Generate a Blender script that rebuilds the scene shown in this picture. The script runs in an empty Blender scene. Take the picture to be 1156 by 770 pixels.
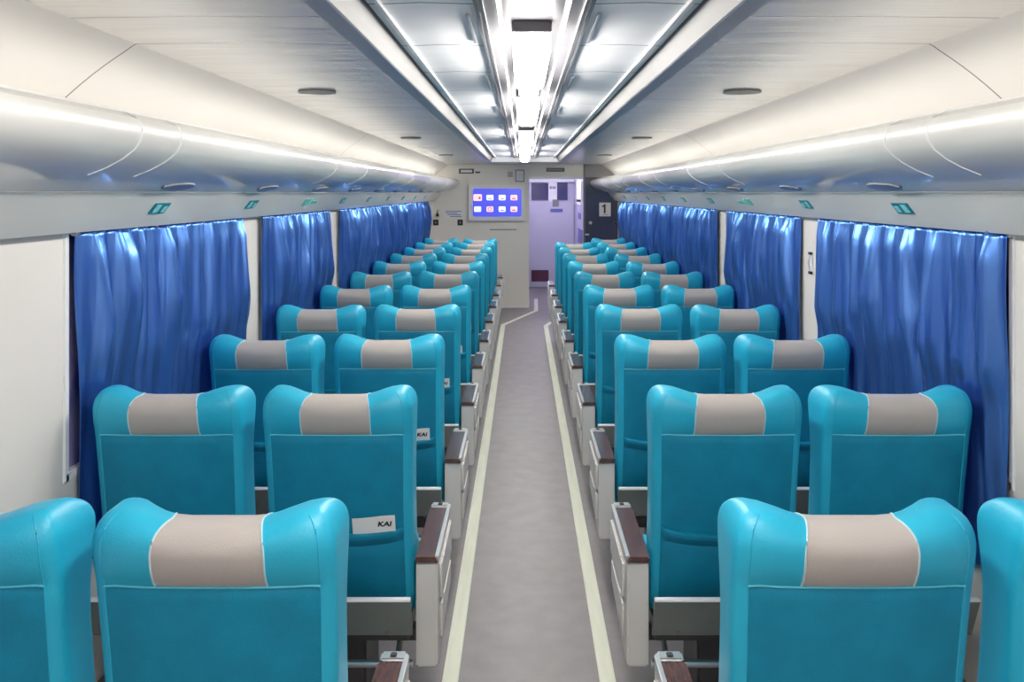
import bpy, bmesh, math, random
from mathutils import Vector, Matrix
random.seed(7)
SC = bpy.context.scene
COL = SC.collection
PI = math.pi

# ------------------------------------------------------------------ materials
def newmat(name):
    m = bpy.data.materials.new(name); m.use_nodes = True
    nt = m.node_tree; b = nt.nodes['Principled BSDF']
    return m, nt, b
def mat(name, col, rough=.5, metal=0., spec=.5, coat=0., bump=0., bscale=50., bstretch=(1,1,1), var=0., vscale=3., emit=None, es=0., sheen=0., crough=.1):
    m, nt, b = newmat(name)
    b.inputs['Base Color'].default_value = (*col, 1)
    b.inputs['Roughness'].default_value = rough
    b.inputs['Metallic'].default_value = metal
    b.inputs['Specular IOR Level'].default_value = spec
    b.inputs['Coat Weight'].default_value = coat
    b.inputs['Coat Roughness'].default_value = crough
    b.inputs['Sheen Weight'].default_value = sheen
    N = nt.nodes; L = nt.links
    tc = N.new('ShaderNodeTexCoord'); mp = N.new('ShaderNodeMapping')
    mp.inputs['Scale'].default_value = bstretch
    L.new(tc.outputs['Object'], mp.inputs['Vector'])
    if bump:
        t = N.new('ShaderNodeTexNoise'); t.inputs['Scale'].default_value = bscale
        t.inputs['Detail'].default_value = 3
        L.new(mp.outputs[0], t.inputs['Vector'])
        bp = N.new('ShaderNodeBump'); bp.inputs['Strength'].default_value = bump
        bp.inputs['Distance'].default_value = .01
        L.new(t.outputs['Fac'], bp.inputs['Height']); L.new(bp.outputs[0], b.inputs['Normal'])
    if var:
        t = N.new('ShaderNodeTexNoise'); t.inputs['Scale'].default_value = vscale
        t.inputs['Detail'].default_value = 6
        L.new(mp.outputs[0], t.inputs['Vector'])
        r = N.new('ShaderNodeValToRGB')
        r.color_ramp.elements[0].position = .3; r.color_ramp.elements[1].position = .7
        r.color_ramp.elements[0].color = (*[c*(1-var) for c in col], 1)
        r.color_ramp.elements[1].color = (*[min(1, c*(1+var)) for c in col], 1)
        L.new(t.outputs['Fac'], r.inputs[0]); L.new(r.outputs[0], b.inputs['Base Color'])
    if emit:
        b.inputs['Emission Color'].default_value = (*emit, 1)
        b.inputs['Emission Strength'].default_value = es
    return m

def joint_mat(name, col, joints, width, rough, metal, bump, bscale, stretch, jcol=(.12,.12,.12)):
    """painted sheet with transverse joints at given y positions (object coords)"""
    m = mat(name, col, rough, metal, bump=bump, bscale=bscale, bstretch=stretch, var=.05, vscale=2)
    nt = m.node_tree; N = nt.nodes; L = nt.links; b = N['Principled BSDF']
    src = b.inputs['Base Color'].links[0].from_socket
    tc = N.new('ShaderNodeTexCoord'); sp = N.new('ShaderNodeSeparateXYZ')
    L.new(tc.outputs['Object'], sp.inputs[0])
    acc = None
    for off, per in joints:
        a = N.new('ShaderNodeMath'); a.operation = 'SUBTRACT'; a.inputs[1].default_value = off
        L.new(sp.outputs['Y'], a.inputs[0])
        w = N.new('ShaderNodeMath'); w.operation = 'PINGPONG'; w.inputs[1].default_value = per/2
        L.new(a.outputs[0], w.inputs[0])
        c = N.new('ShaderNodeMath'); c.operation = 'LESS_THAN'; c.inputs[1].default_value = width
        L.new(w.outputs[0], c.inputs[0])
        if acc is None: acc = c
        else:
            mx = N.new('ShaderNodeMath'); mx.operation = 'MAXIMUM'
            L.new(acc.outputs[0], mx.inputs[0]); L.new(c.outputs[0], mx.inputs[1]); acc = mx
    mix = N.new('ShaderNodeMix'); mix.data_type = 'RGBA'
    L.new(acc.outputs[0], mix.inputs['Factor']); L.new(src, mix.inputs['A'])
    mix.inputs['B'].default_value = (*jcol, 1)
    L.new(mix.outputs['Result'], b.inputs['Base Color'])
    return m

M = {}
M['fabric'] = mat('teal_woven_fabric', (.0, .212, .345), .6, bump=.25, bscale=420, var=.10, vscale=14, spec=.35)
M['leather'] = mat('teal_leatherette', (.015, .395, .585), .42, bump=.12, bscale=300, spec=.5, coat=.1, crough=.35, var=.03, vscale=6)
M['grey'] = mat('grey_leatherette', (.43, .395, .37), .42, bump=.12, bscale=300, spec=.45, var=.03, vscale=5)
M['piping'] = mat('pale_teal_piping', (.10, .52, .64), .45)
M['pipegrey'] = mat('pale_grey_piping', (.45, .62, .66), .45)
M['panel'] = mat('white_plastic_panel', (.66, .64, .61), .38, coat=.15, var=.04, vscale=4)
M['wood'] = mat('dark_red_wood', (.105, .045, .035), .22, coat=.6, bump=.03, bscale=30, bstretch=(8, 1, 1), var=.30, vscale=14)
M['chrome'] = mat('polished_metal', (.78, .77, .76), .32, metal=1)
M['plate'] = mat('grey_green_plate', (.22, .24, .225), .38, metal=.25, var=.08, vscale=5)
M['black'] = mat('black_rubber', (.018, .018, .02), .5)
M['frame'] = mat('dark_steel', (.10, .095, .10), .45, metal=.5)
M['wall'] = mat('cream_wall_panel', (.76, .725, .68), .40, bump=.05, bscale=8, var=.03, vscale=1.5)
M['ceil'] = joint_mat('satin_ceiling_sheet', (.68, .655, .635), [(2.19, 1.94), (2.57, 1.94)], .004, .27, .12, .5, 2.6, (.7, 3.5, 1))
M['cove'] = joint_mat('painted_cove_sheet', (.62, .60, .575), [(2.57, 3.88)], .004, .42, .0, .05, 4, (1, .5, 1))
M['metal'] = joint_mat('brushed_aluminium_panel', (.88, .87, .87), [(.35, .66)], .006, .45, .1, .30, 2.2, (1., 3., 1), jcol=(.25,.25,.27))
M['metal2'] = mat('aluminium_rail', (.15, .148, .16), .35, metal=.3, bump=.08, bscale=4, bstretch=(1, .3, 1))
M['flank'] = mat('brushed_flank', (.11, .108, .11), .55, metal=0, bump=.25, bscale=3, bstretch=(1, .5, 1))
M['darktrim'] = mat('grey_trim', (.30, .31, .34), .32, metal=.5)
M['whitetrim'] = mat('white_enamel', (.85, .85, .86), .25)
M['rack'] = mat('glossy_cream_rack', (.72, .705, .66), .28, spec=.6, coat=.5, crough=.08, bump=.05, bscale=2.0, bstretch=(1, .6, 1), var=.02, vscale=1)
M['lamp'] = mat('lit_opal_diffuser', (.9, .9, .9), .4, emit=(1, .96, .90), es=46)
M['tube'] = mat('lit_glass_tube', (.9, .9, .9), .4, emit=(1, .96, .90), es=46)
M['cove_tube'] = mat('lit_strip', (.9, .9, .9), .4, emit=(1, .97, .90), es=6)
M['vest'] = mat('lit_vestibule_lamp', (.9, .9, .9), .4, emit=(.84, .80, 1), es=12)
M['floor'] = mat('grey_vinyl_floor', (.235, .218, .222), .42, bump=.06, bscale=90, var=.10, vscale=9)
M['glow'] = mat('pale_green_floor_strip', (.72, .74, .60), .45, bump=.1, bscale=60, bstretch=(3, .3, 1), var=.07, vscale=10)
M['part'] = mat('beige_partition', (.80, .765, .69), .42, bump=.03, bscale=5, var=.02, vscale=2)
M['part_dark'] = mat('shaded_slate_partition', (.055, .06, .105), .2, coat=.4, var=.1, vscale=3)  # bulkhead shade and window reflection put into the dark blue colour
M['part_grey'] = mat('grey_partition', (.26, .25, .26), .35)
M['door'] = mat('lavender_steel_door', (.56, .54, .68), .32, metal=.2, bump=.05, bscale=3, bstretch=(1, 1, .2))
M['glassdark'] = mat('dark_window_glass', (.05, .05, .16), .08, spec=.8)
M['paper'] = mat('white_paper', (.80, .78, .76), .5)
M['ink'] = mat('black_ink', (.01, .01, .012), .5)
M['sticker'] = mat('teal_sticker', (.0, .20, .28), .4)
M['stickerw'] = mat('pale_teal_print', (.25, .62, .62), .4)
M['green'] = mat('green_print', (.12, .50, .42), .4)
M['red'] = mat('red_print', (.55, .10, .12), .4)
M['bluep'] = mat('blue_print', (.12, .13, .42), .4)
M['maroon'] = mat('maroon_kick_plate', (.09, .02, .05), .4)
M['screen'] = mat('lit_blue_screen', (.02, .03, .3), .2, emit=(.075, .09, .75), es=1.0)
M['bezel'] = mat('pale_screen_bezel', (.82, .81, .83), .35)
M['icon'] = mat('lit_white_icon', (.8, .8, .9), .4, emit=(.85, .85, 1), es=1.1)
M['iconp'] = mat('lit_pink_icon', (.8, .5, .5), .4, emit=(1, .62, .66), es=1)
M['iconr'] = mat('lit_red_mark', (.5, .05, .05), .4, emit=(.75, .10, .14), es=.7)
M['iconb'] = mat('lit_blue_mark', (.1, .1, .5), .4, emit=(.25, .28, .75), es=.7)
M['disc'] = mat('grey_speaker_mesh', (.25, .245, .24), .5, bump=.4, bscale=300)

# satin curtain
m, nt, b = newmat('blue_satin_curtain'); M['curtain'] = m
b.inputs['Base Color'].default_value = (.085, .205, .56, 1)
b.inputs['Roughness'].default_value = .29
b.inputs['Specular IOR Level'].default_value = 1.0
b.inputs['Specular Tint'].default_value = (.55, .75, 1, 1)
b.inputs['Metallic'].default_value = .85
b.inputs['Sheen Weight'].default_value = .12
b.inputs['Sheen Roughness'].default_value = .35
b.inputs['Sheen Tint'].default_value = (.5, .7, 1, 1)
tc = nt.nodes.new('ShaderNodeTexCoord'); mp = nt.nodes.new('ShaderNodeMapping'); mp.inputs['Scale'].default_value = (1, 1, .12)
no = nt.nodes.new('ShaderNodeTexNoise'); no.inputs['Scale'].default_value = 10; no.inputs['Detail'].default_value = 2; no.inputs['Distortion'].default_value = .2
bp = nt.nodes.new('ShaderNodeBump'); bp.inputs['Strength'].default_value = .6; bp.inputs['Distance'].default_value = .05
nt.links.new(tc.outputs['Object'], mp.inputs[0]); nt.links.new(mp.outputs[0], no.inputs['Vector'])
nt.links.new(no.outputs['Fac'], bp.inputs['Height']); nt.links.new(bp.outputs[0], b.inputs['Normal'])
# window glass: night and blurry reflections put into its bluish violet colour
m, nt, b = newmat('window_glass'); M['glass'] = m
b.inputs['Base Color'].default_value = (.10, .11, .36, 1); b.inputs['Roughness'].default_value = .12
b.inputs['Specular IOR Level'].default_value = .7
tc = nt.nodes.new('ShaderNodeTexCoord'); no = nt.nodes.new('ShaderNodeTexNoise'); no.inputs['Scale'].default_value = 5
rp = nt.nodes.new('ShaderNodeValToRGB'); rp.color_ramp.elements[0].color = (.10, .12, .42, 1); rp.color_ramp.elements[1].color = (.36, .33, .65, 1)
rp.color_ramp.elements[0].position = .38; rp.color_ramp.elements[1].position = .6
nt.links.new(tc.outputs['Object'], no.inputs['Vector']); nt.links.new(no.outputs['Fac'], rp.inputs[0]); nt.links.new(rp.outputs[0], b.inputs['Base Color'])

# ------------------------------------------------------------------ helpers
def link(name, me, m, parent=None, loc=(0, 0, 0)):
    o = bpy.data.objects.new(name, me); COL.objects.link(o)
    if m is not None and not me.materials: me.materials.append(m)
    o.location = loc
    if parent: o.parent = parent
    return o
def obj(name, bm, m, parent=None, loc=(0, 0, 0), smooth=True):
    bmesh.ops.recalc_face_normals(bm, faces=bm.faces)
    me = bpy.data.meshes.new(name); bm.to_mesh(me); bm.free()
    if smooth:
        for p in me.polygons: p.use_smooth = True
        try: me.set_sharp_from_angle(angle=math.radians(38))
        except Exception: pass
    return link(name, me, m, parent, loc)
def empty(name, loc=(0, 0, 0)):
    o = bpy.data.objects.new(name, None); COL.objects.link(o); o.location = loc
    o.empty_display_size = .1
    return o
def tag(o, label, cat, group=None, kind=None):
    o['label'] = label; o['category'] = cat
    if group: o['group'] = group
    if kind: o['kind'] = kind
    return o
def struct(o, label=None):
    o['kind'] = 'structure'
    return o
def box(bm, x0, x1, y0, y1, z0, z1, bev=0., seg=2):
    r = bmesh.ops.create_cube(bm, size=1)
    vs = r['verts']
    for v in vs:
        v.co = Vector(((x0+x1)/2 + v.co.x*(x1-x0), (y0+y1)/2 + v.co.y*(y1-y0), (z0+z1)/2 + v.co.z*(z1-z0)))
    if bev > 0:
        es = list({e for v in vs for e in v.link_edges})
        bmesh.ops.bevel(bm, geom=es, offset=bev, segments=seg, affect='EDGES', clamp_overlap=True)
    return bm
def B(*a, **k): return box(bmesh.new(), *a, **k)
def tube(bm, pts, r, n=8, cap=True):
    rings = []
    P = [Vector(p) for p in pts]
    for i, p in enumerate(P):
        t = (P[min(i+1, len(P)-1)] - P[max(i-1, 0)]).normalized()
        up = Vector((0, 0, 1)) if abs(t.z) < .9 else Vector((0, 1, 0))
        a = t.cross(up).normalized(); c = a.cross(t)
        rings.append([bm.verts.new(p + a*r*math.cos(2*PI*k/n) + c*r*math.sin(2*PI*k/n)) for k in range(n)])
    for i in range(len(P)-1):
        for k in range(n):
            bm.faces.new((rings[i][k], rings[i][(k+1) % n], rings[i+1][(k+1) % n], rings[i+1][k]))
    if cap:
        bm.faces.new(rings[0]); bm.faces.new(rings[-1])
    return bm
def extrude_profile(pts, y0, y1, n=1, closed=False, thick=None):
    """sweep an x-z profile along y; thick gives a second offset profile"""
    bm = bmesh.new()
    rows = []
    for j in range(n+1):
        y = y0 + (y1-y0)*j/n
        rows.append([bm.verts.new((p[0], y, p[1])) for p in pts])
    K = len(pts)
    for j in range(n):
        for i in range(K if closed else K-1):
            bm.faces.new((rows[j][i], rows[j][(i+1) % K], rows[j+1][(i+1) % K], rows[j+1][i]))
    if closed:
        bm.faces.new(rows[0]); bm.faces.new(rows[-1])
    return bm
def prism_x(pts, x0, x1, bev=0.):
    """extrude a y-z polygon along x"""
    bm = bmesh.new()
    a = [bm.verts.new((x0, p[0], p[1])) for p in pts]; c = [bm.verts.new((x1, p[0], p[1])) for p in pts]
    n = len(pts)
    bm.faces.new(a); bm.faces.new(c)
    for i in range(n): bm.faces.new((a[i], a[(i+1) % n], c[(i+1) % n], c[i]))
    if bev: bmesh.ops.bevel(bm, geom=list(bm.edges), offset=bev, segments=2, affect='EDGES', clamp_overlap=True)
    return bm
def text_me(s, size, extrude=.0006, align='CENTER', off=0):
    cu = bpy.data.curves.new('txt', 'FONT'); cu.body = s; cu.size = size; cu.extrude = extrude
    cu.align_x = align; cu.align_y = 'CENTER'; cu.resolution_u = 2; cu.offset = off
    o = bpy.data.objects.new('txt', cu); COL.objects.link(o)
    dg = bpy.context.evaluated_depsgraph_get(); dg.update()
    me = bpy.data.meshes.new_from_object(o.evaluated_get(dg))
    bpy.data.objects.remove(o); me.materials.clear()
    return me
def text(name, s, size, m, parent, loc, rot=(PI/2, 0, 0), shear=0, bold=1.0, off=0):
    me = text_me(s, size, off=off)
    if shear or bold != 1:
        for v in me.vertices: v.co.x = v.co.x*bold + shear*v.co.y
    o = link(name, me, m, parent, loc); o.rotation_euler = rot
    return o
def sm(a, b, x):
    t = max(0, min(1, (x-a)/(b-a))); return t*t*(3-2*t)

# ------------------------------------------------------------------ dimensions (car centre x=0, floor z=0, y forward)
W = 1.42          # half inner width
YB, YE = -3.4, 13.4
EYE = 1.75

# ------------------------------------------------------------------ camera
cam = bpy.data.cameras.new('camera'); co = bpy.data.objects.new('camera', cam); COL.objects.link(co)
co.location = (-.03, 0, EYE); co.rotation_euler = (PI/2, 0, 0)
cam.sensor_width = 36; cam.lens = 991/1156*36
cam.shift_x = -12/1156; cam.shift_y = -167/1156
cam.clip_start = .05; cam.clip_end = 100
SC.camera = co

# ------------------------------------------------------------------ floor
struct(obj('floor', B(-W-.05, W+.05, YB, 17.0, -.06, 0), M['floor'], smooth=False))
def strip_mesh(path, w):
    bm = bmesh.new(); P = [Vector((p[0], p[1], 0)) for p in path]
    L, R, L2, R2 = [], [], [], []
    for i, p in enumerate(P):
        d1 = (P[i]-P[i-1]).normalized() if i else (P[1]-P[0]).normalized()
        d2 = (P[i+1]-P[i]).normalized() if i < len(P)-1 else d1
        t = (d1+d2).normalized(); n = Vector((-t.y, t.x, 0)); k = w/2/max(.3, n.dot(Vector((-d1.y, d1.x, 0))))
        for lst, s, z in ((L, 1, .004), (R, -1, .004), (L2, 1.06, 0), (R2, -1.06, 0)):
            lst.append(bm.verts.new(p + n*k*s + Vector((0, 0, z))))
    for i in range(len(P)-1):
        bm.faces.new((L[i], L[i+1], R[i+1], R[i]))
        bm.faces.new((L2[i], L2[i+1], L[i+1], L[i])); bm.faces.new((R[i], R[i+1], R2[i+1], R2[i]))
    return bm
o = obj('floor_strip', strip_mesh([(-.29, -3), (-.29, 11.64), (.17, 13.05), (.19, 14.5)], .056), M['glow'], smooth=False)
tag(o, 'pale green floor guide strip left of the aisle bending towards the far doorway', 'floor strip', 'floor guide strips')
o = obj('floor_strip', strip_mesh([(.275, -3), (.275, 11.56), (.36, 11.9)], .056), M['glow'], smooth=False)
tag(o, 'straight pale green floor guide strip right of the aisle', 'floor strip', 'floor guide strips')

# ------------------------------------------------------------------ side walls with window openings
WINS = [(-2.9, -1.5), (.55, 2.10), (2.66, 4.33), (4.66, 6.34), (6.60, 8.28), (8.56, 10.30), (10.62, 12.40)]
ZW0, ZW1 = .875, 1.645
def side_wall(s):
    bm = bmesh.new()
    x0, x1 = (s*W, s*(W+.05)) if s > 0 else (s*(W+.05), s*W)
    wins = [(a + (-.07 if s > 0 else 0), b + (-.07 if s > 0 else 0)) for a, b in WINS]
    box(bm, x0, x1, YB, YE, -.06, ZW0); box(bm, x0, x1, YB, YE, ZW1, 2.3)
    ys = [YB] + [v for w in wins for v in w] + [YE]
    for i in range(0, len(ys), 2): box(bm, x0, x1, ys[i], ys[i+1], ZW0, ZW1)
    struct(obj('wall_left' if s < 0 else 'wall_right', bm, M['wall'], smooth=False))
    return wins
wn = 0
for s in (-1, 1):
    for (a, b_) in side_wall(s):
        wn += 1
        xo = s*(W+.022)
        r = empty('window_%d' % wn, (0, 0, 0)); struct(r)
        fr = bmesh.new(); t = .022; xi, xe = sorted((s*(W-.006), s*(W+.04)))
        box(fr, xi, xe, a-.006, a+t, ZW0-.006, ZW1, .004); box(fr, xi, xe, b_-t, b_+.006, ZW0-.006, ZW1, .004)
        box(fr, xi, xe, a, b_, ZW0-.006, ZW0+t, .004); box(fr, xi, xe, a, b_, ZW1-t, ZW1, .004)
        obj('window_frame', fr, M['whitetrim'], r)
        g0, g1 = sorted((s*(W+.018), s*(W+.026)))
        obj('window_pane', B(g0, g1, a+.01, b_-.01, ZW0+.01, ZW1-.01), M['glass'], r, smooth=False)
# heater duct along each wall foot
for s, nm in ((-1, 'baseboard_left'), (1, 'baseboard_right')):
    x0, x1 = sorted((s*W, s*(W-.05)))
    struct(obj(nm, B(x0, x1, YB, YE, 0, .16, .008), M['plate']))

# ------------------------------------------------------------------ ceiling
ZC = EYE+.44
def cx(x): return x - .03            # camera-relative x -> car x
for s, nm in ((-1, 'ceiling'), (1, 'ceiling')):
    pass
bm = bmesh.new()
def add_prof(bm, pts, y0, y1, n=12):
    rows = []
    for j in range(n+1):
        y = y0+(y1-y0)*j/n
        rows.append([bm.verts.new((p[0], y, p[1])) for p in pts])
    for j in range(n):
        for i in range(len(pts)-1):
            bm.faces.new((rows[j][i], rows[j][i+1], rows[j+1][i+1], rows[j+1][i]))
REC = .52                                # recess half-width
for s in (-1, 1):
    add_prof(bm, [(s*REC, ZC), (s*.8, ZC+.001), (s*1.16, ZC-.003)], YB, YE)
box(bm, -W-.05, W+.05, YB, YE+3.6, ZC+.17, ZC+.2)
struct(obj('ceiling', bm, M['ceil']))
bm = bmesh.new()
for s in (-1, 1):
    pts = [(s*1.16, ZC-.003)]
    for k in range(1, 9):
        t = k/8
        pts.append((s*(1.16+.26*t), ZC-.003-.205*t + .012*math.sin(PI*t)*1))
    # small fillet at the crease
    pts.insert(1, (s*1.172, ZC-.009))
    add_prof(bm, pts, YB, YE)
struct(obj('trim_1', bm, M['cove']))
# recess trims and inner panels
bm = bmesh.new()
RY1 = 12.3                              # far end of the recess
for s in (-1, 1):
    add_prof(bm, [(s*.525, ZC-.002), (s*.525, ZC-.008), (s*.472, ZC-.008), (s*.468, ZC-.004)], YB, RY1)
struct(obj('trim_2', bm, M['darktrim']))
bm = bmesh.new()
for s in (-1, 1):
    add_prof(bm, [(s*.412, ZC+.062), (s*.412, ZC+.05), (s*.402, ZC+.05), (s*.402, ZC+.062)], YB, RY1)
    add_prof(bm, [(s*.100, ZC+.068), (s*.094, ZC+.072)], YB, RY1)
box(bm, -.472, .472, RY1, RY1+.02, ZC, ZC+.12)
struct(obj('trim_3', bm, M['whitetrim']))
bm = bmesh.new()
for s in (-1, 1):
    add_prof(bm, [(s*.440, ZC+.062), (s*.40, ZC+.062), (s*.30, ZC+.066), (s*.155, ZC+.062)], YB, RY1, 24)
o = struct(obj('ceiling', bm, M['metal'])); o.name = 'ceiling_panel'
bm = bmesh.new()
for s in (-1, 1):
    add_prof(bm, [(s*.158, ZC+.064), (s*.158, ZC+.05), (s*.150, ZC+.05), (s*.150, ZC+.056), (s*.142, ZC+.056), (s*.142, ZC+.05), (s*.134, ZC+.05), (s*.134, ZC+.064), (s*.100, ZC+.068)], YB, RY1)
add_prof(bm, [(-.094, ZC+.072), (-.088, ZC+.085), (.088, ZC+.085), (.094, ZC+.072)], YB, RY1)
struct(obj('trim_4', bm, M['metal2']))
bm = bmesh.new()
for s in (-1, 1): add_prof(bm, [(s*.468, ZC-.004), (s*.458, ZC+.03), (s*.452, ZC+.052), (s*.440, ZC+.062)], YB, RY1, 24)
struct(obj('trim_10', bm, M['flank']))
# ceiling end piece between recess and partition
struct(obj('trim_5', B(-.53, .53, RY1+.02, YE, ZC-.004, ZC+.02), M['ceil'], smooth=False))

# central louvre slots beside the lamp channel
k = 0
for y in (2.45, 3.75, 5.1, 6.4, 7.7, 9.0):
    for s in (-1, 1):
        o = obj('air_slot', B(s*.185-.006, s*.185+.006, y, y+.45, ZC+.054, ZC+.063, .002), M['darktrim'])
        tag(o, 'narrow grey air slot in the metal ceiling channel', 'air vent', 'air slots beside the lamps')

# ceiling lamps
def make_lamp():
    r = empty('ceiling_lamp')
    # y from 0 to 1.4, hangs under z=0 (channel)
    b1 = bmesh.new(); box(b1, -.06, .06, 0.0, 1.30, -.022, 0.02, .006)
    obj('base', b1, M['metal2'], r)
    b2 = bmesh.new()
    rows = []
    prof = [(-.056, -.022), (-.058, -.068), (-.048, -.086), (-.02, -.095), (.02, -.095), (.048, -.086), (.058, -.068), (.056, -.022)]
    for y, sc in ((.0, .92), (.015, 1), (.86, 1), (.88, .92)):
        rows.append([b2.verts.new((p[0]*sc, y, -.022+(p[1]+.022)*sc)) for p in prof])
    for j in range(3):
        for i in range(len(prof)-1): b2.faces.new((rows[j][i], rows[j][i+1], rows[j+1][i+1], rows[j+1][i]))
    b2.faces.new(rows[0]); b2.faces.new(rows[-1])
    obj('diffuser', b2, M['lamp'], r)
    for x in (-.03, .03):
        obj('fluorescent_tube', tube(bmesh.new(), [(x, .87, -.055), (x, 1.25, -.055)], .013, 10), M['tube'], r)
    b3 = bmesh.new(); box(b3, -.045, .045, 1.25, 1.28, -.072, -.022, .004)
    obj('end_cap', b3, M['whitetrim'], r)
    return r
def children(o): return [c for c in bpy.data.objects if c.parent == o]
def copy_tree(o, parent=None):
    c = o.copy(); COL.objects.link(c)
    if parent: c.parent = parent
    for ch in children(o): copy_tree(ch, c)
    return c
L0 = make_lamp()
ORD = ['nearest', 'second', 'third', 'fourth']
lab = {2.66: 'lit opal ceiling lamp, the largest complete one, hanging over the aisle',
       4.45: 'second complete lit ceiling lamp, directly beyond the largest one',
       6.85: 'third complete lit ceiling lamp, small, beyond two larger ones',
       9.20: 'fourth complete lit ceiling lamp, just before the smallest one',
       .68: 'lit ceiling lamp cut off by the top of the picture',
       -1.3: 'lit ceiling lamp behind the viewpoint', -3.0: 'lit ceiling lamp at the rear of the carriage', 10.75: 'farthest and smallest lit ceiling lamp, added to brighten the end partition'}  # the farthest lamp is added to brighten the dark end wall
first = True
for y in (2.66, 4.45, 6.85, 9.20, 10.75, .68, -1.3, -3.0):
    o = L0 if first else copy_tree(L0); first = False
    o.location = (-.002, y, ZC+.065)
    tag(o, lab[y], 'ceiling lamp', 'lamps above the aisle')

# round speakers / sensors in the side ceiling
for s in (-1, 1):
    for i, y in enumerate((3.78, 6.95, 10.1)):
        bm = bmesh.new(); x = s*.915
        bmesh.ops.create_cone(bm, cap_ends=True, segments=32, radius1=.082, radius2=.078, depth=.008, matrix=Matrix.Translation((x, y, ZC-.004)))
        o = obj('ceiling_speaker', bm, M['disc'])
        tag(o, '%s round grey ceiling speaker %s of the lamps' % (['nearest', 'second', 'farthest'][i], 'left' if s < 0 else 'right'), 'speaker', 'round ceiling speakers')

# ------------------------------------------------------------------ luggage racks
def make_rack(s):
    r = empty('luggage_rack', (s*1.2, 0, 0))
    def X(v): return s*(v) - s*1.2
    E = EYE
    ctrl = [(1.16, .205), (1.10, .212), (1.045, .206), (1.01, .190), (1.0, .165), (1.005, .135), (1.022, .11), (1.05, .088), (1.09, .066), (1.14, .046), (1.20, .026), (1.24, .015), (1.275, .004)]
    pts = [(X(a), E+b) for a, b in ctrl]
    # thickness (upper surface behind)
    back = [(X(1.275), E+.02), (X(1.2), E+.055), (X(1.1), E+.10), (X(1.06), E+.16), (X(1.16), E+.195)]
    bm = extrude_profile(pts+back, YB, YE-.02, 30, closed=True)
    obj('rack_body', bm, M['rack'], r)
    # fascia below carrying the seat numbers
    f = [(X(1.275), E+.002), (X(1.300), E-.028), (X(1.335), E-.073), (X(1.360), E-.105), (X(1.372), E-.119), (X(1.417), E-.119), (X(1.417), E+.02), (X(1.29), E+.02)]
    obj('fascia', extrude_profile(f, YB, YE-.02, 30, closed=True), M['rack'], r)
    # light lip on top
    l = [(X(1.10), E+.214), (X(1.20), E+.214), (X(1.20), E+.222), (X(1.095), E+.222)]
    obj('lip', extrude_profile(l, YB, YE-.02, 1, closed=True), M['whitetrim'], r, smooth=False)
    # joint strips over the bulge
    js = [2.24, 2.5, 4.62, 5.5, 6.9, 7.8, 9.2, 10.1, 11.5]
    out = ctrl[2:10]
    for y in js:
        bm = bmesh.new(); w = .006
        ra = [bm.verts.new((X(a)-s*.0025, y-w/2, E+b-(.001))) for a, b in out]
        rb = [bm.verts.new((X(a)-s*.0025, y+w/2, E+b-(.001))) for a, b in out]
        rc = [bm.verts.new((X(a)+s*.004, y-w/2-.002, E+b+.004)) for a, b in out]
        rd = [bm.verts.new((X(a)+s*.004, y+w/2+.002, E+b+.004)) for a, b in out]
        for i in range(len(out)-1):
            for p, q in ((ra, rb), (rc, ra), (rb, rd)):
                bm.faces.new((p[i], p[i+1], q[i+1], q[i]))
        obj('joint_strip', bm, M['whitetrim'], r)
    # recessed reading-light panels under the rack
    for y in [3.0+1.05*k for k in range(10)]:
        p = [(X(1.16), E+.034), (X(1.25), E+.006)]
        bm = bmesh.new()
        vs = []
        n = 20
        cxm, czm = X(1.205), E+.0225
        for k in range(n):
            a = 2*PI*k/n
            u = .036*math.cos(a); v = .12*math.sin(a)
            vs.append(bm.verts.new((cxm+s*u, y+v, czm-.31*u-.004)))
        vt = [bm.verts.new((v.co.x, v.co.y, v.co.z+.01)) for v in vs]
        bm.faces.new(vs); bm.faces.new(vt)
        for k in range(n): bm.faces.new((vs[k], vs[(k+1) % n], vt[(k+1) % n], vt[k]))
        obj('reading_light_panel', bm, M['darktrim'], r)
    tag(r, 'long glossy cream luggage rack above the curtains on the %s side' % ('left' if s < 0 else 'right'), 'luggage rack', 'overhead luggage racks')
    # strip light tucked between rack and cove
    t = obj('strip_light', tube(bmesh.new(), [(s*1.26, YB+.1, E+.20), (s*1.26, YE-.1, E+.20)], .012, 8), M['cove_tube'])
    tag(t, 'thin lit strip light tucked behind the %s luggage rack lip' % ('left' if s < 0 else 'right'), 'strip light', 'strip lights behind the racks')
    return r
for s in (-1, 1): make_rack(s)

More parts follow.
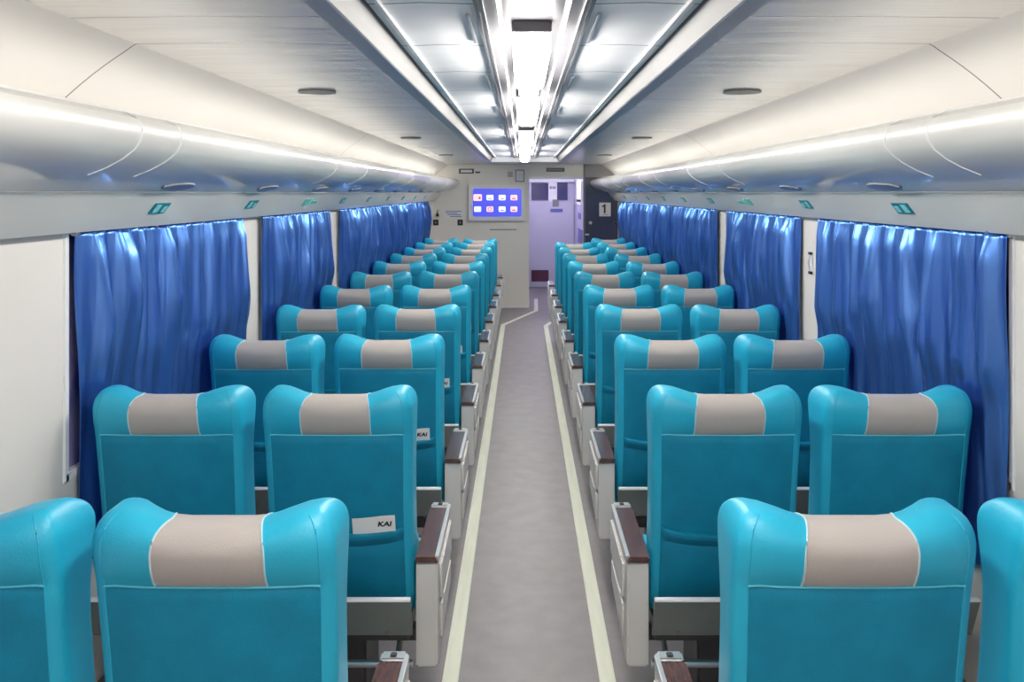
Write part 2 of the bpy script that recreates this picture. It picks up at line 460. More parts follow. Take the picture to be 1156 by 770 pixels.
# seat number stickers on the fascia
names = ['nearest', 'second', 'third', 'fourth', 'fifth', 'sixth', 'seventh', 'eighth', 'farthest']
for s in (-1, 1):
    side = 'left' if s < 0 else 'right'
    for k in range(9):
        y = 3.05 + 1.06*k
        # face of the fascia between (1.345,-.035) and (1.365,-.075): build local frame
        a = Vector((s*1.3045, 0, EYE-.034)); c = Vector((s*1.333, 0, EYE-.0705))
        d = (c-a).normalized(); n = Vector((-s*abs(d.z), 0, -abs(d.x))).normalized()
        r = empty('seat_number_sticker', (a.x, y, a.z))
        def quad(name, m, y0, y1, t0, t1, off):
            bm = bmesh.new()
            q = []
            for (yy, tt) in ((y0, t0), (y1, t0), (y1, t1), (y0, t1)):
                q.append(bm.verts.new(d*tt*.047 + n*off + Vector((0, yy, 0))))
            q2 = [bm.verts.new(v.co - n*(.003)) for v in q]
            bm.faces.new(q); bm.faces.new(q2)
            for i in range(4): bm.faces.new((q[i], q[(i+1) % 4], q2[(i+1) % 4], q2[i]))
            return obj(name, bm, m, r, smooth=False)
        if k == 2:
            quad('sticker', M['green'], .0, .09, 0, 1, .004); quad('print', M['stickerw'], .12, .17, .0, .9, .004); quad('print', M['green'], .19, .32, .3, .75, .004)
            tag(r, 'green and white three-part sticker on the %s rack edge, beyond two teal ones' % side, 'sticker', 'stickers along the rack edges')
        else:
            quad('sticker', M['sticker'], 0, .13, 0, 1, .004)
            quad('print', M['stickerw'], .018, .055, .15, .85, .006); quad('print', M['stickerw'], .085, .115, .3, .85, .006)
            tag(r, '%s teal seat number sticker counted from the camera on the %s rack edge' % (names[k], side), 'sticker', 'stickers along the rack edges')

# ------------------------------------------------------------------ curtains
def curtain(s, y0, y1, label, seed, splay=0.0, cut=None):
    rnd = random.Random(seed)
    ny, nz = 260, 44
    zt, zb = 1.637, .60
    Lc = y1-y0
    nf = max(6, int(Lc/.15))
    ph = [rnd.uniform(0, 2*PI) for _ in range(8)]
    # irregular fold positions
    xs = [0]
    for i in range(nf): xs.append(xs[-1]+rnd.uniform(.55, 1.6))
    tot = xs[-1]; xs = [v/tot for v in xs]; amp = [rnd.uniform(.5, 1.25) for _ in range(nf+1)]
    lean = [rnd.uniform(-1, 1) for _ in range(nf+1)]
    bm = bmesh.new(); rows = []
    for j in range(nz+1):
        v = j/nz; z = zt+(zb-zt)*v
        row = []
        for i in range(ny+1):
            u = i/ny
            uu = u + .012*math.sin(ph[0]+3.1*u*2*PI)*v + .02*math.sin(ph[1]+7*u)*v*(1-u)*u*4
            uu = min(1, max(0, uu))
            k = 0
            while k < nf-1 and xs[k+1] < uu: k += 1
            f = (uu-xs[k])/(xs[k+1]-xs[k])
            w = (.5-.5*math.cos(2*PI*f))**.75
            A = amp[k]*(.25+.2*sm(0, .10, v)+.55*min(1, v/.40))*(.070+.040*(1-sm(.40, .52, v)))*(.3+.7*sm(0, .07, u)*sm(0, .07, 1-u))*(.80+.2*math.sin(ph[2]+k*1.7+v*2.5))
            A = min(A, .078-.038*sm(.22, .62, v))
            x = A*w
            # gathered heading: fine pleats fading out downwards
            x += .007*math.sin(uu*nf*2*2*PI+ph[3])*(1-sm(0, .3, v))
            x += .004*math.sin(uu*nf*3.3*2*PI+ph[4]+v*6)*(1-v*.6)
            x += .004*math.sin(v*9+ph[5]+k*2.1)
            # edge hang: the sides pull in a little lower down
            yy = y0+Lc*u + .02*math.sin(ph[6]+5*v)*(1-2*abs(u-.5))
            if u < .5: yy += .03*sm(0, 1, v)*(1-2*u)*(1 if splay >= 0 else -1)*abs(splay)
            else: yy += .05*splay*sm(.1, 1, v)*(2*u-1)
            row.append(bm.verts.new((s*(W-.020-x), yy, z)))
        rows.append(row)
    for j in range(nz):
        for i in range(ny):
            bm.faces.new((rows[j][i], rows[j][i+1], rows[j+1][i+1], rows[j+1][i]))
    r = empty('curtain', (s*(W-.03), (y0+y1)/2, zb))
    o = obj('cloth', bm, M['curtain'], r, (-r.location.x, -r.location.y, -r.location.z))
    sol = o.modifiers.new('thickness', 'SOLIDIFY'); sol.thickness = .0015
    # header tape and rail
    x0, x1 = sorted((s*(W-.002), s*(W-.018)))
    h = obj('curtain_rail', B(x0, x1, y0, y1, 1.618, 1.628, .002), M['whitetrim'], r, (-r.location.x, -r.location.y, -r.location.z))
    tag(r, label, 'curtain', 'blue satin window curtains')
LC = [(2.695, 4.30, 'blue satin curtain at the nearest left window', .8), (4.60, 6.20, 'blue satin curtain at the second left window from the camera', .3),
      (6.56, 8.48, 'third blue satin curtain from the camera on the left wall', .0), (8.50, 10.52, 'fourth blue satin curtain from the camera on the left wall', 0),
      (10.54, 12.55, 'last blue satin curtain on the left wall beside the screen partition', 0)]
RC = [(2.59, 4.22, 'blue satin curtain at the nearest right window', 0), (4.53, 6.15, 'blue satin curtain at the second right window, before the small wall bracket', 0),
      (6.44, 8.15, 'third blue satin curtain from the camera on the right wall', 0), (8.42, 10.45, 'fourth blue satin curtain from the camera on the right wall', 0),
      (10.47, 12.75, 'last blue satin curtain on the right wall beside the dark partition', 0)]
for i, (a, b_, l, sp) in enumerate(LC): curtain(-1, a, b_, l, 11+i, sp)
for i, (a, b_, l, sp) in enumerate(RC): curtain(1, a, b_, l, 31+i, sp)

# small bracket on the right pillar
r = empty('wall_bracket', (W, 4.40, 1.40))
bb = bmesh.new(); box(bb, -.006, 0, -.02, .02, -.055, .055, .002); obj('plate', bb, M['whitetrim'], r)
bb = bmesh.new(); tube(bb, [(-.012, -.014, .045), (-.022, -.014, .0), (-.012, -.014, -.045)], .003, 6); obj('bar', bb, M['chrome'], r)
bb = bmesh.new(); box(bb, -.016, -.004, -.022, .012, .042, .055, .001); box(bb, -.016, -.004, -.022, .012, -.055, -.042, .001); obj('clip', bb, M['black'], r)
tag(r, 'small white wall bracket with black clips on the pillar between right curtains', 'bracket')

# ------------------------------------------------------------------ seats
HW = .230; TOP = 1.15; DIP = .024; BOT = .435; SEAM = 1.012; TAN = math.tan(math.radians(8))
PX = .105   # half width of the grey patch
fx = [0, .15, .3, PX/HW, .56, .68, .80, .885, .93, .965, .985, .996, .9999]
FX = [-v for v in fx[::-1]] + fx[1:]      # -..+
P = 5.0
def hd_at(z):
    # half depth
    h = .058
    h += .010*sm(SEAM-.005, SEAM+.05, z)
    h -= .012*(1-sm(BOT, BOT+.06, z))
    return h
def lean(z): return .052 + (TOP-z)*TAN
def ring(z, t):
    """t: 0 below the cap, 0..pi/2 in the top cap"""
    capw = .040*(1-math.cos(t)); dsc = max(0.0, math.cos(t))**.75
    hw = HW - capw
    if z < SEAM: hw -= .004*math.sin(PI*(z-BOT)/(SEAM-BOT))
    hw -= .010*(1-sm(BOT, BOT+.03, z))
    hd = hd_at(min(z, TOP-.07))*dsc
    pts = []
    head = sm(SEAM-.10, TOP-.03, z)
    for side in (-1, 1):
        seq = FX if side < 0 else FX[::-1][0:]
        for f in seq:
            x = hw*f
            prof = (1-abs(f)**P)**(1/P)
            ax = abs(x)
            if side < 0:
                y = -hd*prof
                # back panel gently convex
                y -= .012*dsc*(1-(x/HW)**2)*sm(BOT, .75, z)*(1-sm(.8, SEAM, z)*.4)
                # seam pinch
                y += .007*math.exp(-((z-SEAM)/.010)**2)*(1 if ax < .2 else 0)
                if ax < PX*.98 and z > SEAM: y -= .003*dsc
            else:
                y = hd*prof
                y += .038*sm(.11, .18, ax)*head*dsc + .035*sm(.15, .2, ax)*dsc
            e = sm(.070, .175, ax)
            zz = z - (1-e)*DIP*sm(SEAM+.02, TOP, z)
            pts.append((x, y+lean(z), zz))
    return pts
zs = [(BOT+.0, 0)]
for z in (.438, .447, .46, .49, .54, .60, .66, .72, .78, .84, .90, .95, .985, 1.000, 1.006, SEAM, 1.018, 1.028, 1.05, 1.065, 1.08): zs.append((z, 0))
CR = TOP-1.08
for k in range(1, 13):
    t = PI/2*k/12; zs.append((1.08+CR*math.sin(t), t))
RINGS = [ring(z, t) for z, t in zs]
PIV = Vector((0, .13, .42))
def back_mesh(name, pred, m, parent, cap=False):
    bm = bmesh.new(); vm = {}
    n = len(RINGS[0])
    def V(j, i):
        i %= n
        if (j, i) not in vm: vm[(j, i)] = bm.verts.new(Vector(RINGS[j][i])-PIV)
        return vm[(j, i)]
    for j in range(len(RINGS)-1):
        for i in range(n):
            zc = (zs[j][0]+zs[j+1][0])/2
            back = i < len(FX)-1
            if back: f = (FX[i]+FX[i+1])/2
            elif i == len(FX)-1 or i == n-1: f = 1
            else:
                q = i-len(FX); f = -(FX[q]+FX[q+1])/2
            if pred(back, f, zc):
                bm.faces.new((V(j, i), V(j, i+1), V(j+1, i+1), V(j+1, i)))
    if cap: bm.faces.new([V(0, i) for i in range(n)])
    bmesh.ops.remove_doubles(bm, verts=bm.verts, dist=.00005)
    return obj(name, bm, m, parent, PIV)
def back_y(x, z):
    hd = hd_at(min(z, TOP-.07)); f = min(.999, abs(x)/HW)
    y = -hd*(1-f**P)**(1/P) - .012*(1-(x/HW)**2)*sm(BOT, .75, z)*(1-sm(.8, SEAM, z)*.4)
    return y+lean(z)
PF = PX/HW
is_pad = lambda b, f, z: z > SEAM and abs(f) < PF
is_panel = lambda b, f, z: b and z < SEAM and abs(f) < .885
def make_seat(u0, u1):
    r = empty('train_seat')
    bk = back_mesh('backrest', lambda b, f, z: not is_pad(b, f, z) and not is_panel(b, f, z), M['leather'], r, True)
    bk['label'] = 'bright teal leatherette cover with raised side wings'
    pn = back_mesh('back_panel', is_panel, M['fabric'], r); pn['label'] = 'darker teal woven fabric'
    pd = back_mesh('headrest_pad', is_pad, M['grey'], r); pd['label'] = 'grey leatherette'
    # piping: around pad and along seam
    def pipe(name, pts, rad, m):
        o = obj(name, tube(bmesh.new(), [Vector(p)-PIV for p in pts], rad, 6), m, r, PIV); return o
    j0 = [i for i, q in enumerate(zs) if q[0] == SEAM][0]
    for sgn in (-1, 1):
        ii = FX.index(sgn*PF) if sgn*PF in FX else None
        pts = [RINGS[j][ii] for j in range(j0, len(RINGS))]
        # continue over to the front
        n2 = len(FX); fr = n2 + (n2-1-ii)
        pts += [RINGS[j][fr] for j in range(len(RINGS)-2, j0, -1)]
        pipe('piping', pts, .0022, M['pipegrey'])
    pts = [RINGS[j0][i] for i in range(len(FX)) if abs(FX[i]) <= .886]
    pipe('seam_piping', [(p[0], p[1]-.002, p[2]) for p in pts], .0022, M['piping'])
    for sgn in (-1, 1):
        ii = min(range(len(FX)), key=lambda q: abs(FX[q]-sgn*.885))
        pts = [RINGS[j][ii] for j in range(1, len(RINGS)-3)]
        pipe('side_piping', [(p[0], p[1]-.0, p[2]) for p in pts], .0015, M['leather'])
    # pocket
    bm = bmesh.new(); rows = []
    prof = [(.000, .000), (.000, .012), (-.004, .019), (-.012, .021), (-.022, .017), (-.030, .010), (-.038, .006), (-.042, .0025), (-.050, .006), (-.09, .007), (-.16, .004), (-.20, -.001)]
    nx = 28
    for k in range(nx+1):
        x = -.202+.404*k/nx; u = abs(x)/.202
        zz = .700+.018*u**2.5
        edge = max(0, 1-u**10)**.5
        rows.append([bm.verts.new(Vector((x, back_y(x, zz+dz)-dy*edge - .0006 + (.004 if u > .99 else 0), zz+dz))-PIV) for dz, dy in prof])
    for k in range(nx):
        for i in range(len(prof)-1):
            bm.faces.new((rows[k][i], rows[k][i+1], rows[k+1][i+1], rows[k+1][i]))
    obj('pocket', bm, M['fabric'], r, PIV)
    # cushion
    bm = bmesh.new(); box(bm, -.226, .226, .15, .60, .36, .475, .04, 4)
    for v in bm.verts:
        if v.co.z > .44: v.co.z += .012*math.cos(v.co.x*6) + .02*sm(.4, .6, v.co.y)
    obj('cushion', bm, M['leather'], r)
    bm = bmesh.new(); box(bm, -.20, .20, .18, .58, .30, .36, .005)
    obj('seat_frame', bm, M['frame'], r)
    # metal plate behind the seat foot (foot rest panel)
    bm = prism_x([(-.01, .515), (.0, .522), (.008, .515), (.055, .395), (.05, .385), (.042, .39)], u0, u1)
    pl = obj('rear_plate', bm, M['plate'], r, smooth=False)
    o = obj('rear_plate_edge', B(u0, u1, -.013, .008, .515, .523, .002), M['whitetrim'], r)
    for sx in (-.15, .15):
        b2 = bmesh.new(); tube(b2, [(sx, .04, .41), (sx, .12, .36), (sx, .20, .33)], .011, 8); obj('plate_bracket', b2, M['frame'], r)
    # pedestal leg and floor foot
    b2 = bmesh.new(); box(b2, -.05, .05, .24, .50, .02, .30, .01); box(b2, u0, u1, .30, .34, .24, .29, .004)
    obj('pedestal', b2, M['frame'], r)
    b2 = bmesh.new(); box(b2, -.08, .08, .20, .54, 0, .02, .005); obj('foot_plate', b2, M['frame'], r)
    b2 = bmesh.new(); tube(b2, [(u0+.01, .12, .26), (u1-.01, .12, .26)], .012, 8); tube(b2, [(-.17, .12, .26), (-.17, .22, .31)], .010, 8); tube(b2, [(.17, .12, .26), (.17, .22, .31)], .010, 8); obj('foot_bar', b2, M['chrome'], r)
    # armrests: aisle (wide) goes to +x side; mirrored for other side by caller
    return r
def armrest(parent, x0, x1, aside):
    """x0<x1 extents; aside = +1/-1 side that faces the aisle (0 none)"""
    y0, y1 = .045, .515
    r = empty('armrest', (0, 0, 0)); r.parent = parent
    pts = [(y0, .288), (y0, .612), (y1, .612), (y1+.005, .50), (y1-.01, .40), (y1-.10, .36), (y0+.16, .30), (y0+.05, .283)]
    bm = prism_x(pts, x0+.002, x1-.002, .006)
    obj('side_panel', bm, M['panel'], r)
    if aside:
        xa = x1 if aside > 0 else x0
        for zz0, zz1, ya, yb in ((.475, .59, y0+.05, y1-.04), (.345, .46, y0+.06, y1-.07)):
            a, c = sorted((xa-.004*aside, xa+.007*aside))
            b2 = bmesh.new(); box(b2, a, c, ya, yb, zz0, zz1, .0065, 3)
            if zz0 < .4:
                for v in b2.verts:
                    if v.co.z < .40: v.co.z += .04*sm(y0+.1, y1, v.co.y)
            obj('panel_relief', b2, M['panel'], r)
        for zz in (.585, .467):
            a, c = sorted((xa-.001*aside, xa+.009*aside))
            obj('latch', B(a, c, y0+.10, y0+.135, zz-.006, zz+.006, .002), M['chrome'], r)
    tp = bmesh.new(); box(tp, x0, x1, y0-.008, y1-.045, .612, .630, .004)
    obj('wooden_top', tp, M['wood'], r)
    if aside:
        a, c = sorted((xa-.010*aside, xa+.002*aside))
        obj('metal_edging', B(a, c, y0-.004, y1-.02, .616, .634, .002), M['chrome'], r)
    e = bmesh.new(); box(e, x0+.004, x1-.004, y1-.043, y1-.002, .612, .634, .005); obj('end_cap', e, M['chrome'], r)
    obj('button', B((x0+x1)/2-.008, (x0+x1)/2+.008, y1-.034, y1-.014, .632, .637, .002), M['black'], r)
# four seat kinds: aisle-left, aisle-right, window-left, window-right
proto = {'LW': make_seat(-.235, .289), 'LA': make_seat(-.229, .228), 'RA': make_seat(-.228, .229), 'RW': make_seat(-.289, .235)}
armrest(proto['LA'], .236, .307, 1)
armrest(proto['RA'], -.307, -.236, -1)
armrest(proto['LW'], .238, .284, 0)
armrest(proto['RW'], -.284, -.238, 0)
rowname = ['front-most cut-off', 'second', 'third', 'fourth', 'fifth', 'sixth', 'seventh', 'eighth', 'ninth', 'tenth', 'last']
cols = {'LW': ('left window column', -1.117), 'LA': ('left aisle column', -.597), 'RA': ('right aisle column', .597), 'RW': ('right window column', 1.117)}
rnd = random.Random(5)
TILT = {}
SEATS = {}
for kind in ('LW', 'LA', 'RA', 'RW'):
    for n in range(11):
        if kind == 'RA' and n == 10: continue
        o = proto[kind] if n == 0 else copy_tree(proto[kind])
        o.location = (cols[kind][1] + ({'LW': -.016, 'LA': -.016, 'RA': .0, 'RW': .012}[kind] if n == 0 else 0), 1.66+n*1.0 + (-.03 if n == 0 else 0), 0)
        cn = cols[kind][0]
        if n == 0: l = 'nearest high-back teal seat with grey head patch, %s, cut by the frame' % cn
        elif n == 10: l = 'farthest teal train seat with grey head patch, %s' % cn
        else: l = 'teal train seat with grey head patch, %s, %s row from the camera' % (cn, rowname[n])
        tag(o, l, 'seat', 'rows of teal train seats')
        SEATS[(kind, n)] = o
for (kind, n), o in SEATS.items():
    a = rnd.uniform(-1, 1)*math.radians(.7)
    if n in (0, 1): a = 0
    if kind == 'LA' and n == 10: a = math.radians(4)
    for c in children(o):
        if c.location.length > .1 and abs(c.location.z-PIV.z) < 1e-4: c.rotation_euler.x = a

# leaflets in seat pockets
kai = text_me('KAI', .021, .0004, off=.0008)
for v in kai.vertices: v.co.x = v.co.x*1.3 + .25*v.co.y
kai.materials.append(M['ink'])
bm = B(-.066, .066, -.0012, .0012, -.034, .034, .0005, seg=1)
bmesh.ops.subdivide_edges(bm, edges=[e for e in bm.edges if abs((e.verts[0].co-e.verts[1].co).x) > .05], cuts=6)
for v in bm.verts: v.co.z += .003*math.sin(v.co.x*30)
lf0 = obj('leaflet', bm, M['paper']); tx = link('printed_mark', kai, M['ink'], lf0, (.034, -.0022, .010)); tx.rotation_euler = (PI/2, 0, 0)
first = True
for kind, n, l in (('LA', 1, 'white leaflet in the seat pocket of the second left aisle seat'), ('LW', 1, 'white leaflet in the pocket of the second left window seat'),
                ('RA', 1, 'white leaflet corner in the pocket of the second right aisle seat'), ('LA', 2, 'white leaflet in the pocket of the third left aisle seat'),
                ('LA', 3, 'white leaflet in the pocket of the fourth left aisle seat'), ('LA', 4, 'white leaflet in the pocket of the fifth left aisle seat'),
                ('LA', 5, 'white leaflet in the pocket of the sixth left aisle seat')):
    o = lf0 if first else copy_tree(lf0); first = False
    sx = SEATS[(kind, n)].location
    ox = .110 if kind != 'RA' else .11
    z = .722
    o.location = (sx.x+ox, sx.y+back_y(ox, z)-.006, z)
    o.rotation_euler = (math.radians(8), math.radians(rnd.uniform(-3, 1)), 0)
    tag(o, l, 'leaflet', 'leaflets in the seat pockets')

# ------------------------------------------------------------------ far partition, corridor and door
PX1 = .065; PX2 = .925
bm = bmesh.new(); box(bm, -W, PX1, YE, YE+.04, .03, ZC+.03, .0)
struct(obj('wall_front', bm, M['part'], smooth=False))
struct(obj('baseboard_front', B(-W+.06, PX1, YE-.012, YE+.03, .0, .03), M['whitetrim'], smooth=False))
struct(obj('wall_front', B(PX2, W, YE, YE+.04, 0, ZC-.20), M['part_dark'], smooth=False)).name = 'wall_front_right'
struct(obj('wall_front_upper', B(PX2, W, YE-.004, YE+.04, ZC-.20, ZC+.03), M['part_grey'], smooth=False))
struct(obj('trim_6', B(PX1, PX2, YE, YE+.06, 2.0, ZC+.03), M['part'], smooth=False))
struct(obj('trim_7', B(PX2-.028, PX2, YE-.015, YE+.05, 0, ZC, .004), M['metal2']))
struct(obj('trim_8', B(PX1-.028, PX1+.004, YE-.008, YE+.05, 0, ZC, .004), M['part']))
struct(obj('trim_9', B(PX1, PX2, YE+.0, YE+.05, 1.965, 2.0, .004), M['whitetrim']))
YD = 16.2
struct(obj('wall_corridor_left', B(PX1-.05, PX1, YE+.05, YD, 0, ZC+.1), M['door'], smooth=False))
struct(obj('wall_corridor_right', B(PX2, PX2+.05, YE+.05, YD, 0, ZC+.1), M['door'], smooth=False))
struct(obj('wall_end', B(PX1-.05, PX2+.05, YD+.04, YD+.1, 0, ZC+.1), M['door'], smooth=False))
struct(obj('wall_back', B(-W-.05, W+.05, YB-.06, YB, 0, ZC+.2), M['part'], smooth=False))
# sliding end door
d = empty('door_1', (.5, YD, 0)); struct(d)
def dl(name, bm, m, sm_=False): return obj(name, bm, m, d, (-.5, -YD, 0), smooth=sm_)
bm = bmesh.new(); box(bm, PX1+.005, PX2-.01, YD, YD+.035, 0.02, 1.60); box(bm, PX1+.005, .13, YD, YD+.035, 1.60, 2.0); box(bm, PX1+.005, PX2-.01, YD, YD+.035, 1.95, 2.1)
dl('door_leaf', bm, M['door'])
dl('door_post', B(.445, .605, YD-.005, YD+.035, 1.60, 1.95), M['whitetrim'])
dl('door_pane', B(.12, .445, YD+.01, YD+.02, 1.62, 1.93), M['glassdark'])
dl('door_pane', B(.605, .80, YD+.01, YD+.02, 1.62, 1.95), M['glassdark'])
dl('kick_plate', B(.13, .45, YD-.012, YD, .12, .33), M['maroon'])
dl('header', B(PX1, PX2, YD-.03, YD+.03, 1.95, 2.02, .004), M['whitetrim'])
text('door_lettering', 'KAI', .068, M['ink'], d, (.025, -.012, 1.85), shear=.2, bold=1.05, off=.002)
# things on door / corridor
def notice(name, x0, x1, z0, z1, y, m, label, cat, border=None):
    o = obj(name, B(x0, x1, y-.006, y, z0, z1, .001, seg=1), m, smooth=False)
    if border:
        t = (x1-x0)*.09
        bb = bmesh.new()
        box(bb, x0-t, x1+t, y-.009, y, z0-t, z0); box(bb, x0-t, x1+t, y-.009, y, z1, z1+t)
        box(bb, x0-t, x0, y-.009, y, z0, z1); box(bb, x1, x1+t, y-.009, y, z0, z1)
        obj('border', bb, border, o, smooth=False)
    tag(o, label, cat); return o
notice('door_sign', .52, .64, 1.50, 1.63, YD-.005, M['disc'], 'small grey square sign on the lavender end door', 'sign')
notice('door_sign', .48, .71, 1.40, 1.46, YD-.005, M['bluep'], 'blue strip label below the grey square on the end door', 'sign')
def side_notice(name, y0, y1, z0, z1, m, label, cat):
    o = obj(name, B(PX2-.01, PX2+.006, y0, y1, z0, z1, .001, seg=1), m, smooth=False); tag(o, label, cat)
side_notice('wall_notice', 14.2, 15.4, 1.55, 1.95, M['paper'], 'pale framed notice on the right corridor wall by the end door', 'notice')
side_notice('wall_notice', 14.3, 15.3, 1.60, 1.64, M['red'], 'red strip label across the pale corridor notice', 'notice')
side_notice('switch_plate', 14.4, 15.0, 1.32, 1.42, M['bluep'], 'small dark blue switch plate on the corridor wall', 'switch')
side_notice('control_panel', 14.0, 15.0, .92, 1.16, M['bluep'], 'dark blue control panel low on the corridor wall', 'panel')
# vestibule lamp
o = obj('vestibule_lamp', B(.3, .7, 14.2, 15.4, ZC+.05, ZC+.09, .01), M['vest']); tag(o, 'violet-white lamp in the ceiling of the far corridor', 'lamp')
# lintel sign
r = obj('exit_sign', B(.33, .61, YE-.012, YE, 2.075, 2.135, .004), M['frame']); obj('lettering_bar', B(.36, .58, YE-.014, YE-.011, 2.098, 2.112), M['plate'], r)
tag(r, 'dark oblong sign above the far corridor doorway', 'sign')

# partition details
def p2x(px): return (px-590)/74 - .03
def p2z(py): return EYE + (218-py)/74
# small oblong plate
r = obj('name_plate', B(p2x(518), p2x(535), YE-.008, YE, p2z(196), p2z(190.5), .003), M['frame'])
obj('plate_face', B(p2x(520), p2x(533), YE-.010, YE-.007, p2z(194.7), p2z(191.8)), M['part'], r, smooth=False)
tag(r, 'small black-framed oblong plate high on the beige partition', 'plate')
notice('label_strip', p2x(536.5), p2x(542), p2z(195.5), p2z(193.6), YE, M['frame'], 'tiny dark label right of the oblong plate', 'label')
notice('framed_notice', p2x(582.5), p2x(591), p2z(204.5), p2z(192.5), YE, M['paper'], 'small black-framed notice high beside the corridor opening', 'notice', M['ink'])
for k in range(3):
    notice('label_strip', p2x(573), p2x(579), p2z(195.5+k*2), p2z(194.3+k*2), YE, M['part_grey'], 'thin grey printed line left of the black-framed notice', 'label')['group'] = 'printed lines beside the notice'
o = notice('info_sticker', p2x(501), p2x(522), p2z(246.5), p2z(236.5), YE, M['paper'], 'pale information sticker with blue print left of the screen', 'sticker')
for k, (a, b_) in enumerate(((503, 521), (503, 516), (505, 520), (508, 521))):
    obj('print_line', B(p2x(a), p2x(b_), YE-.008, YE-.006, p2z(239+2*k), p2z(238.2+2*k)), M['bluep'], o, smooth=False)
r = empty('fire_symbol', (p2x(494), YE, p2z(241)))
bb = bmesh.new(); bmesh.ops.create_cone(bb, cap_ends=True, segments=16, radius1=.028, radius2=.014, depth=.05, matrix=Matrix.Translation((0, -.03, -.02))); obj('body', bb, M['ink'], r)
bb = bmesh.new(); tube(bb, [(0, -.03, .0), (0, -.03, .04), (.02, -.03, .05)], .006, 6); obj('nozzle', bb, M['ink'], r)
bb = bmesh.new(); box(bb, -.01, .01, -.03, 0, -.02, .0); obj('bracket', bb, M['frame'], r)
tag(r, 'tiny black bottle-shaped fitting above the left socket', 'fitting')
for i, (px, l) in enumerate(((492, 'left black power socket on the beige partition'), (519.5, 'right black power socket on the beige partition'))):
    r = obj('power_socket', B(p2x(px-3), p2x(px+3), YE-.014, YE, p2z(254.5), p2z(248), .004), M['ink'])
    obj('socket_hole', B(p2x(px-1), p2x(px+1), YE-.016, YE-.013, p2z(252.2), p2z(250.2), .002), M['part_grey'], r)
    tag(r, l, 'socket', 'sockets on the partition')
o = obj('slot', B(p2x(553), p2x(583), YE-.004, YE+.006, p2z(259.6), p2z(258.8)), M['frame'], smooth=False); tag(o, 'thin dark slot line below the screen', 'slot')

# screen
r = empty('wall_screen', ((p2x(529)+p2x(592))/2, YE, p2z(229)))
cxs, czs = r.location.x, r.location.z
hw_, hh_ = (p2x(592)-p2x(529))/2, (p2z(209)-p2z(249.5))/2
bb = bmesh.new(); box(bb, -hw_, hw_, -.075, 0, -hh_, hh_, .008); obj('casing', bb, M['bezel'], r)
sw, sh = (p2x(588.5)-p2x(534))/2, (p2z(213)-p2z(244.5))/2
sx0 = (p2x(588.5)+p2x(534))/2 - cxs; sz0 = (p2z(213)+p2z(244.5))/2 - czs
def rrect(x0, x1, z0, z1, rad, y0, y1, n=5):
    bm = bmesh.new(); pts = []
    for cx_, cz_, a0 in ((x1-rad, z1-rad, 0), (x0+rad, z1-rad, 90), (x0+rad, z0+rad, 180), (x1-rad, z0+rad, 270)):
        for k in range(n+1):
            a = math.radians(a0+90*k/n); pts.append((cx_+rad*math.cos(a), cz_+rad*math.sin(a)))
    A = [bm.verts.new((p[0], y0, p[1])) for p in pts]; C = [bm.verts.new((p[0], y1, p[1])) for p in pts]
    bm.faces.new(A); bm.faces.new(C)
    for i in range(len(pts)): bm.faces.new((A[i], A[(i+1) % len(pts)], C[(i+1) % len(pts)], C[i]))
    return bm
scr = obj('display', rrect(sx0-sw, sx0+sw, sz0-sh, sz0+sh, .03, -.079, -.074), M['screen'], r, smooth=False)
for rr_ in range(2):
    for c in range(4):
        pxc = (539.5, 553.3, 567, 580.2)[c]; pyc = (223.3, 236.3)[rr_]
        x = p2x(pxc)-cxs; z = p2z(pyc)-czs; w = .052 if (c or rr_) else .064
        mm = M['iconp'] if (rr_, c) in ((0, 0), (0, 3), (1, 1), (1, 3)) else M['icon']
        ic = obj('icon', rrect(x-w, x+w, z-w*.72, z+w*.85, .016, -.082, -.0785), mm, scr, smooth=False)
        mk = M['iconr'] if mm == M['iconp'] else M['iconb']
        if (rr_, c) == (0, 0):
            obj('icon_mark', rrect(x-.04, x+.01, z-.018, z+.03, .01, -.084, -.0818), M['iconp'], ic, smooth=False)
            obj('icon_mark', rrect(x+.012, x+.046, z-.022, z+.018, .012, -.084, -.0818), mk, ic, smooth=False)
        elif (rr_, c) in ((1, 0), (1, 1)):
            bb = bmesh.new(); pts = [(x+.026*math.cos(2*PI*k/16), -.083, z+.005+.026*math.sin(2*PI*k/16)) for k in range(17)]
            tube(bb, pts, .005, 6); obj('icon_mark', bb, mk, ic)
        else:
            obj('icon_mark', rrect(x-.03, x+.03, z-.022, z-.004, .008, -.084, -.0818), mk, ic, smooth=False)
tag(r, 'pale framed wall screen showing eight icons on blue on the beige partition', 'screen')

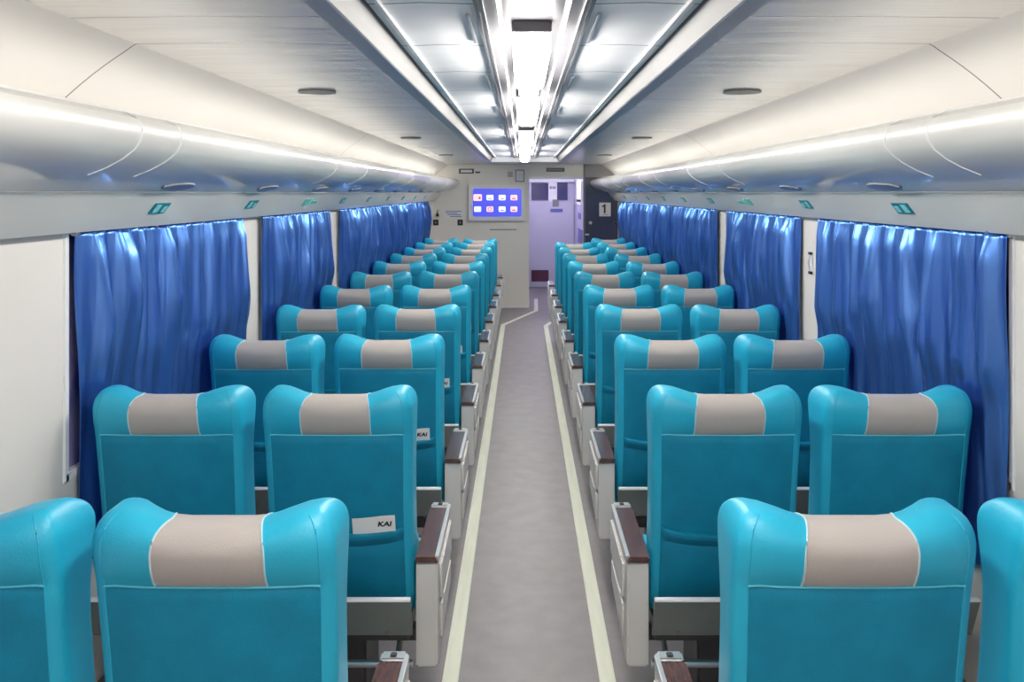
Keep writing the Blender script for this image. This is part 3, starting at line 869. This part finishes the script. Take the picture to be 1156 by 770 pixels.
# dark right partition: number sign, knobs, labels
r = empty('number_sign', (p2x(683), YE, p2z(236.5)))
obj('sign_plate', B(-.088, .088, -.014, 0, -.105, .105, .004), M['paper'], r)
bb = bmesh.new(); nv = [(.008, -.065), (.008, .072), (-.012, .072), (-.022, .056), (-.045, .048), (-.045, .026), (-.018, .034), (-.018, -.065)]
va = [bb.verts.new((p[0]*1.05, -.0165, p[1]+.008)) for p in nv]; vb = [bb.verts.new((p[0]*1.05, -.0138, p[1]+.008)) for p in nv]
bb.faces.new(va); bb.faces.new(vb)
for k in range(8): bb.faces.new((va[k], va[(k+1) % 8], vb[(k+1) % 8], vb[k]))
obj('numeral', bb, M['ink'], r, smooth=False)
bb = bmesh.new(); box(bb, -.03, .05, -.0155, -.0138, -.082, -.074); obj('print_line', bb, M['part_grey'], r)
tag(r, 'white square sign with black number 1 on the dark partition', 'sign')
for px, py, l in ((666.5, 251.5, 'round metal knob left below the number sign'), (694.5, 252.5, 'round dark knob right below the number sign')):
    r = empty('round_knob', (p2x(px), YE, p2z(py)))
    bb = bmesh.new(); bmesh.ops.create_cone(bb, cap_ends=True, segments=24, radius1=.04, radius2=.036, depth=.02, matrix=Matrix.Translation((0, -.006, 0)) @ Matrix.Rotation(PI/2, 4, 'X')); obj('rose', bb, M['frame'], r)
    bb = bmesh.new(); bmesh.ops.create_cone(bb, cap_ends=True, segments=24, radius1=.024, radius2=.02, depth=.03, matrix=Matrix.Translation((0, -.03, 0)) @ Matrix.Rotation(PI/2, 4, 'X')); obj('knob', bb, M['chrome'] if px < 680 else M['black'], r)
    tag(r, l, 'knob')
notice('small_label', p2x(660.5), p2x(665), p2z(265.5), p2z(264), YE, M['paper'], 'tiny white label at the foot of the dark partition', 'label')

# ------------------------------------------------------------------ world and colour management
w = bpy.data.worlds.new('world'); SC.world = w; w.use_nodes = True
w.node_tree.nodes['Background'].inputs[0].default_value = (.05, .06, .12, 1)
w.node_tree.nodes['Background'].inputs[1].default_value = .3
vs = SC.view_settings
vs.view_transform = 'Standard'; vs.look = 'None'; vs.gamma = 1; vs.use_curve_mapping = False
vs.exposure = 0.0
SC.display_settings.display_device = 'sRGB'
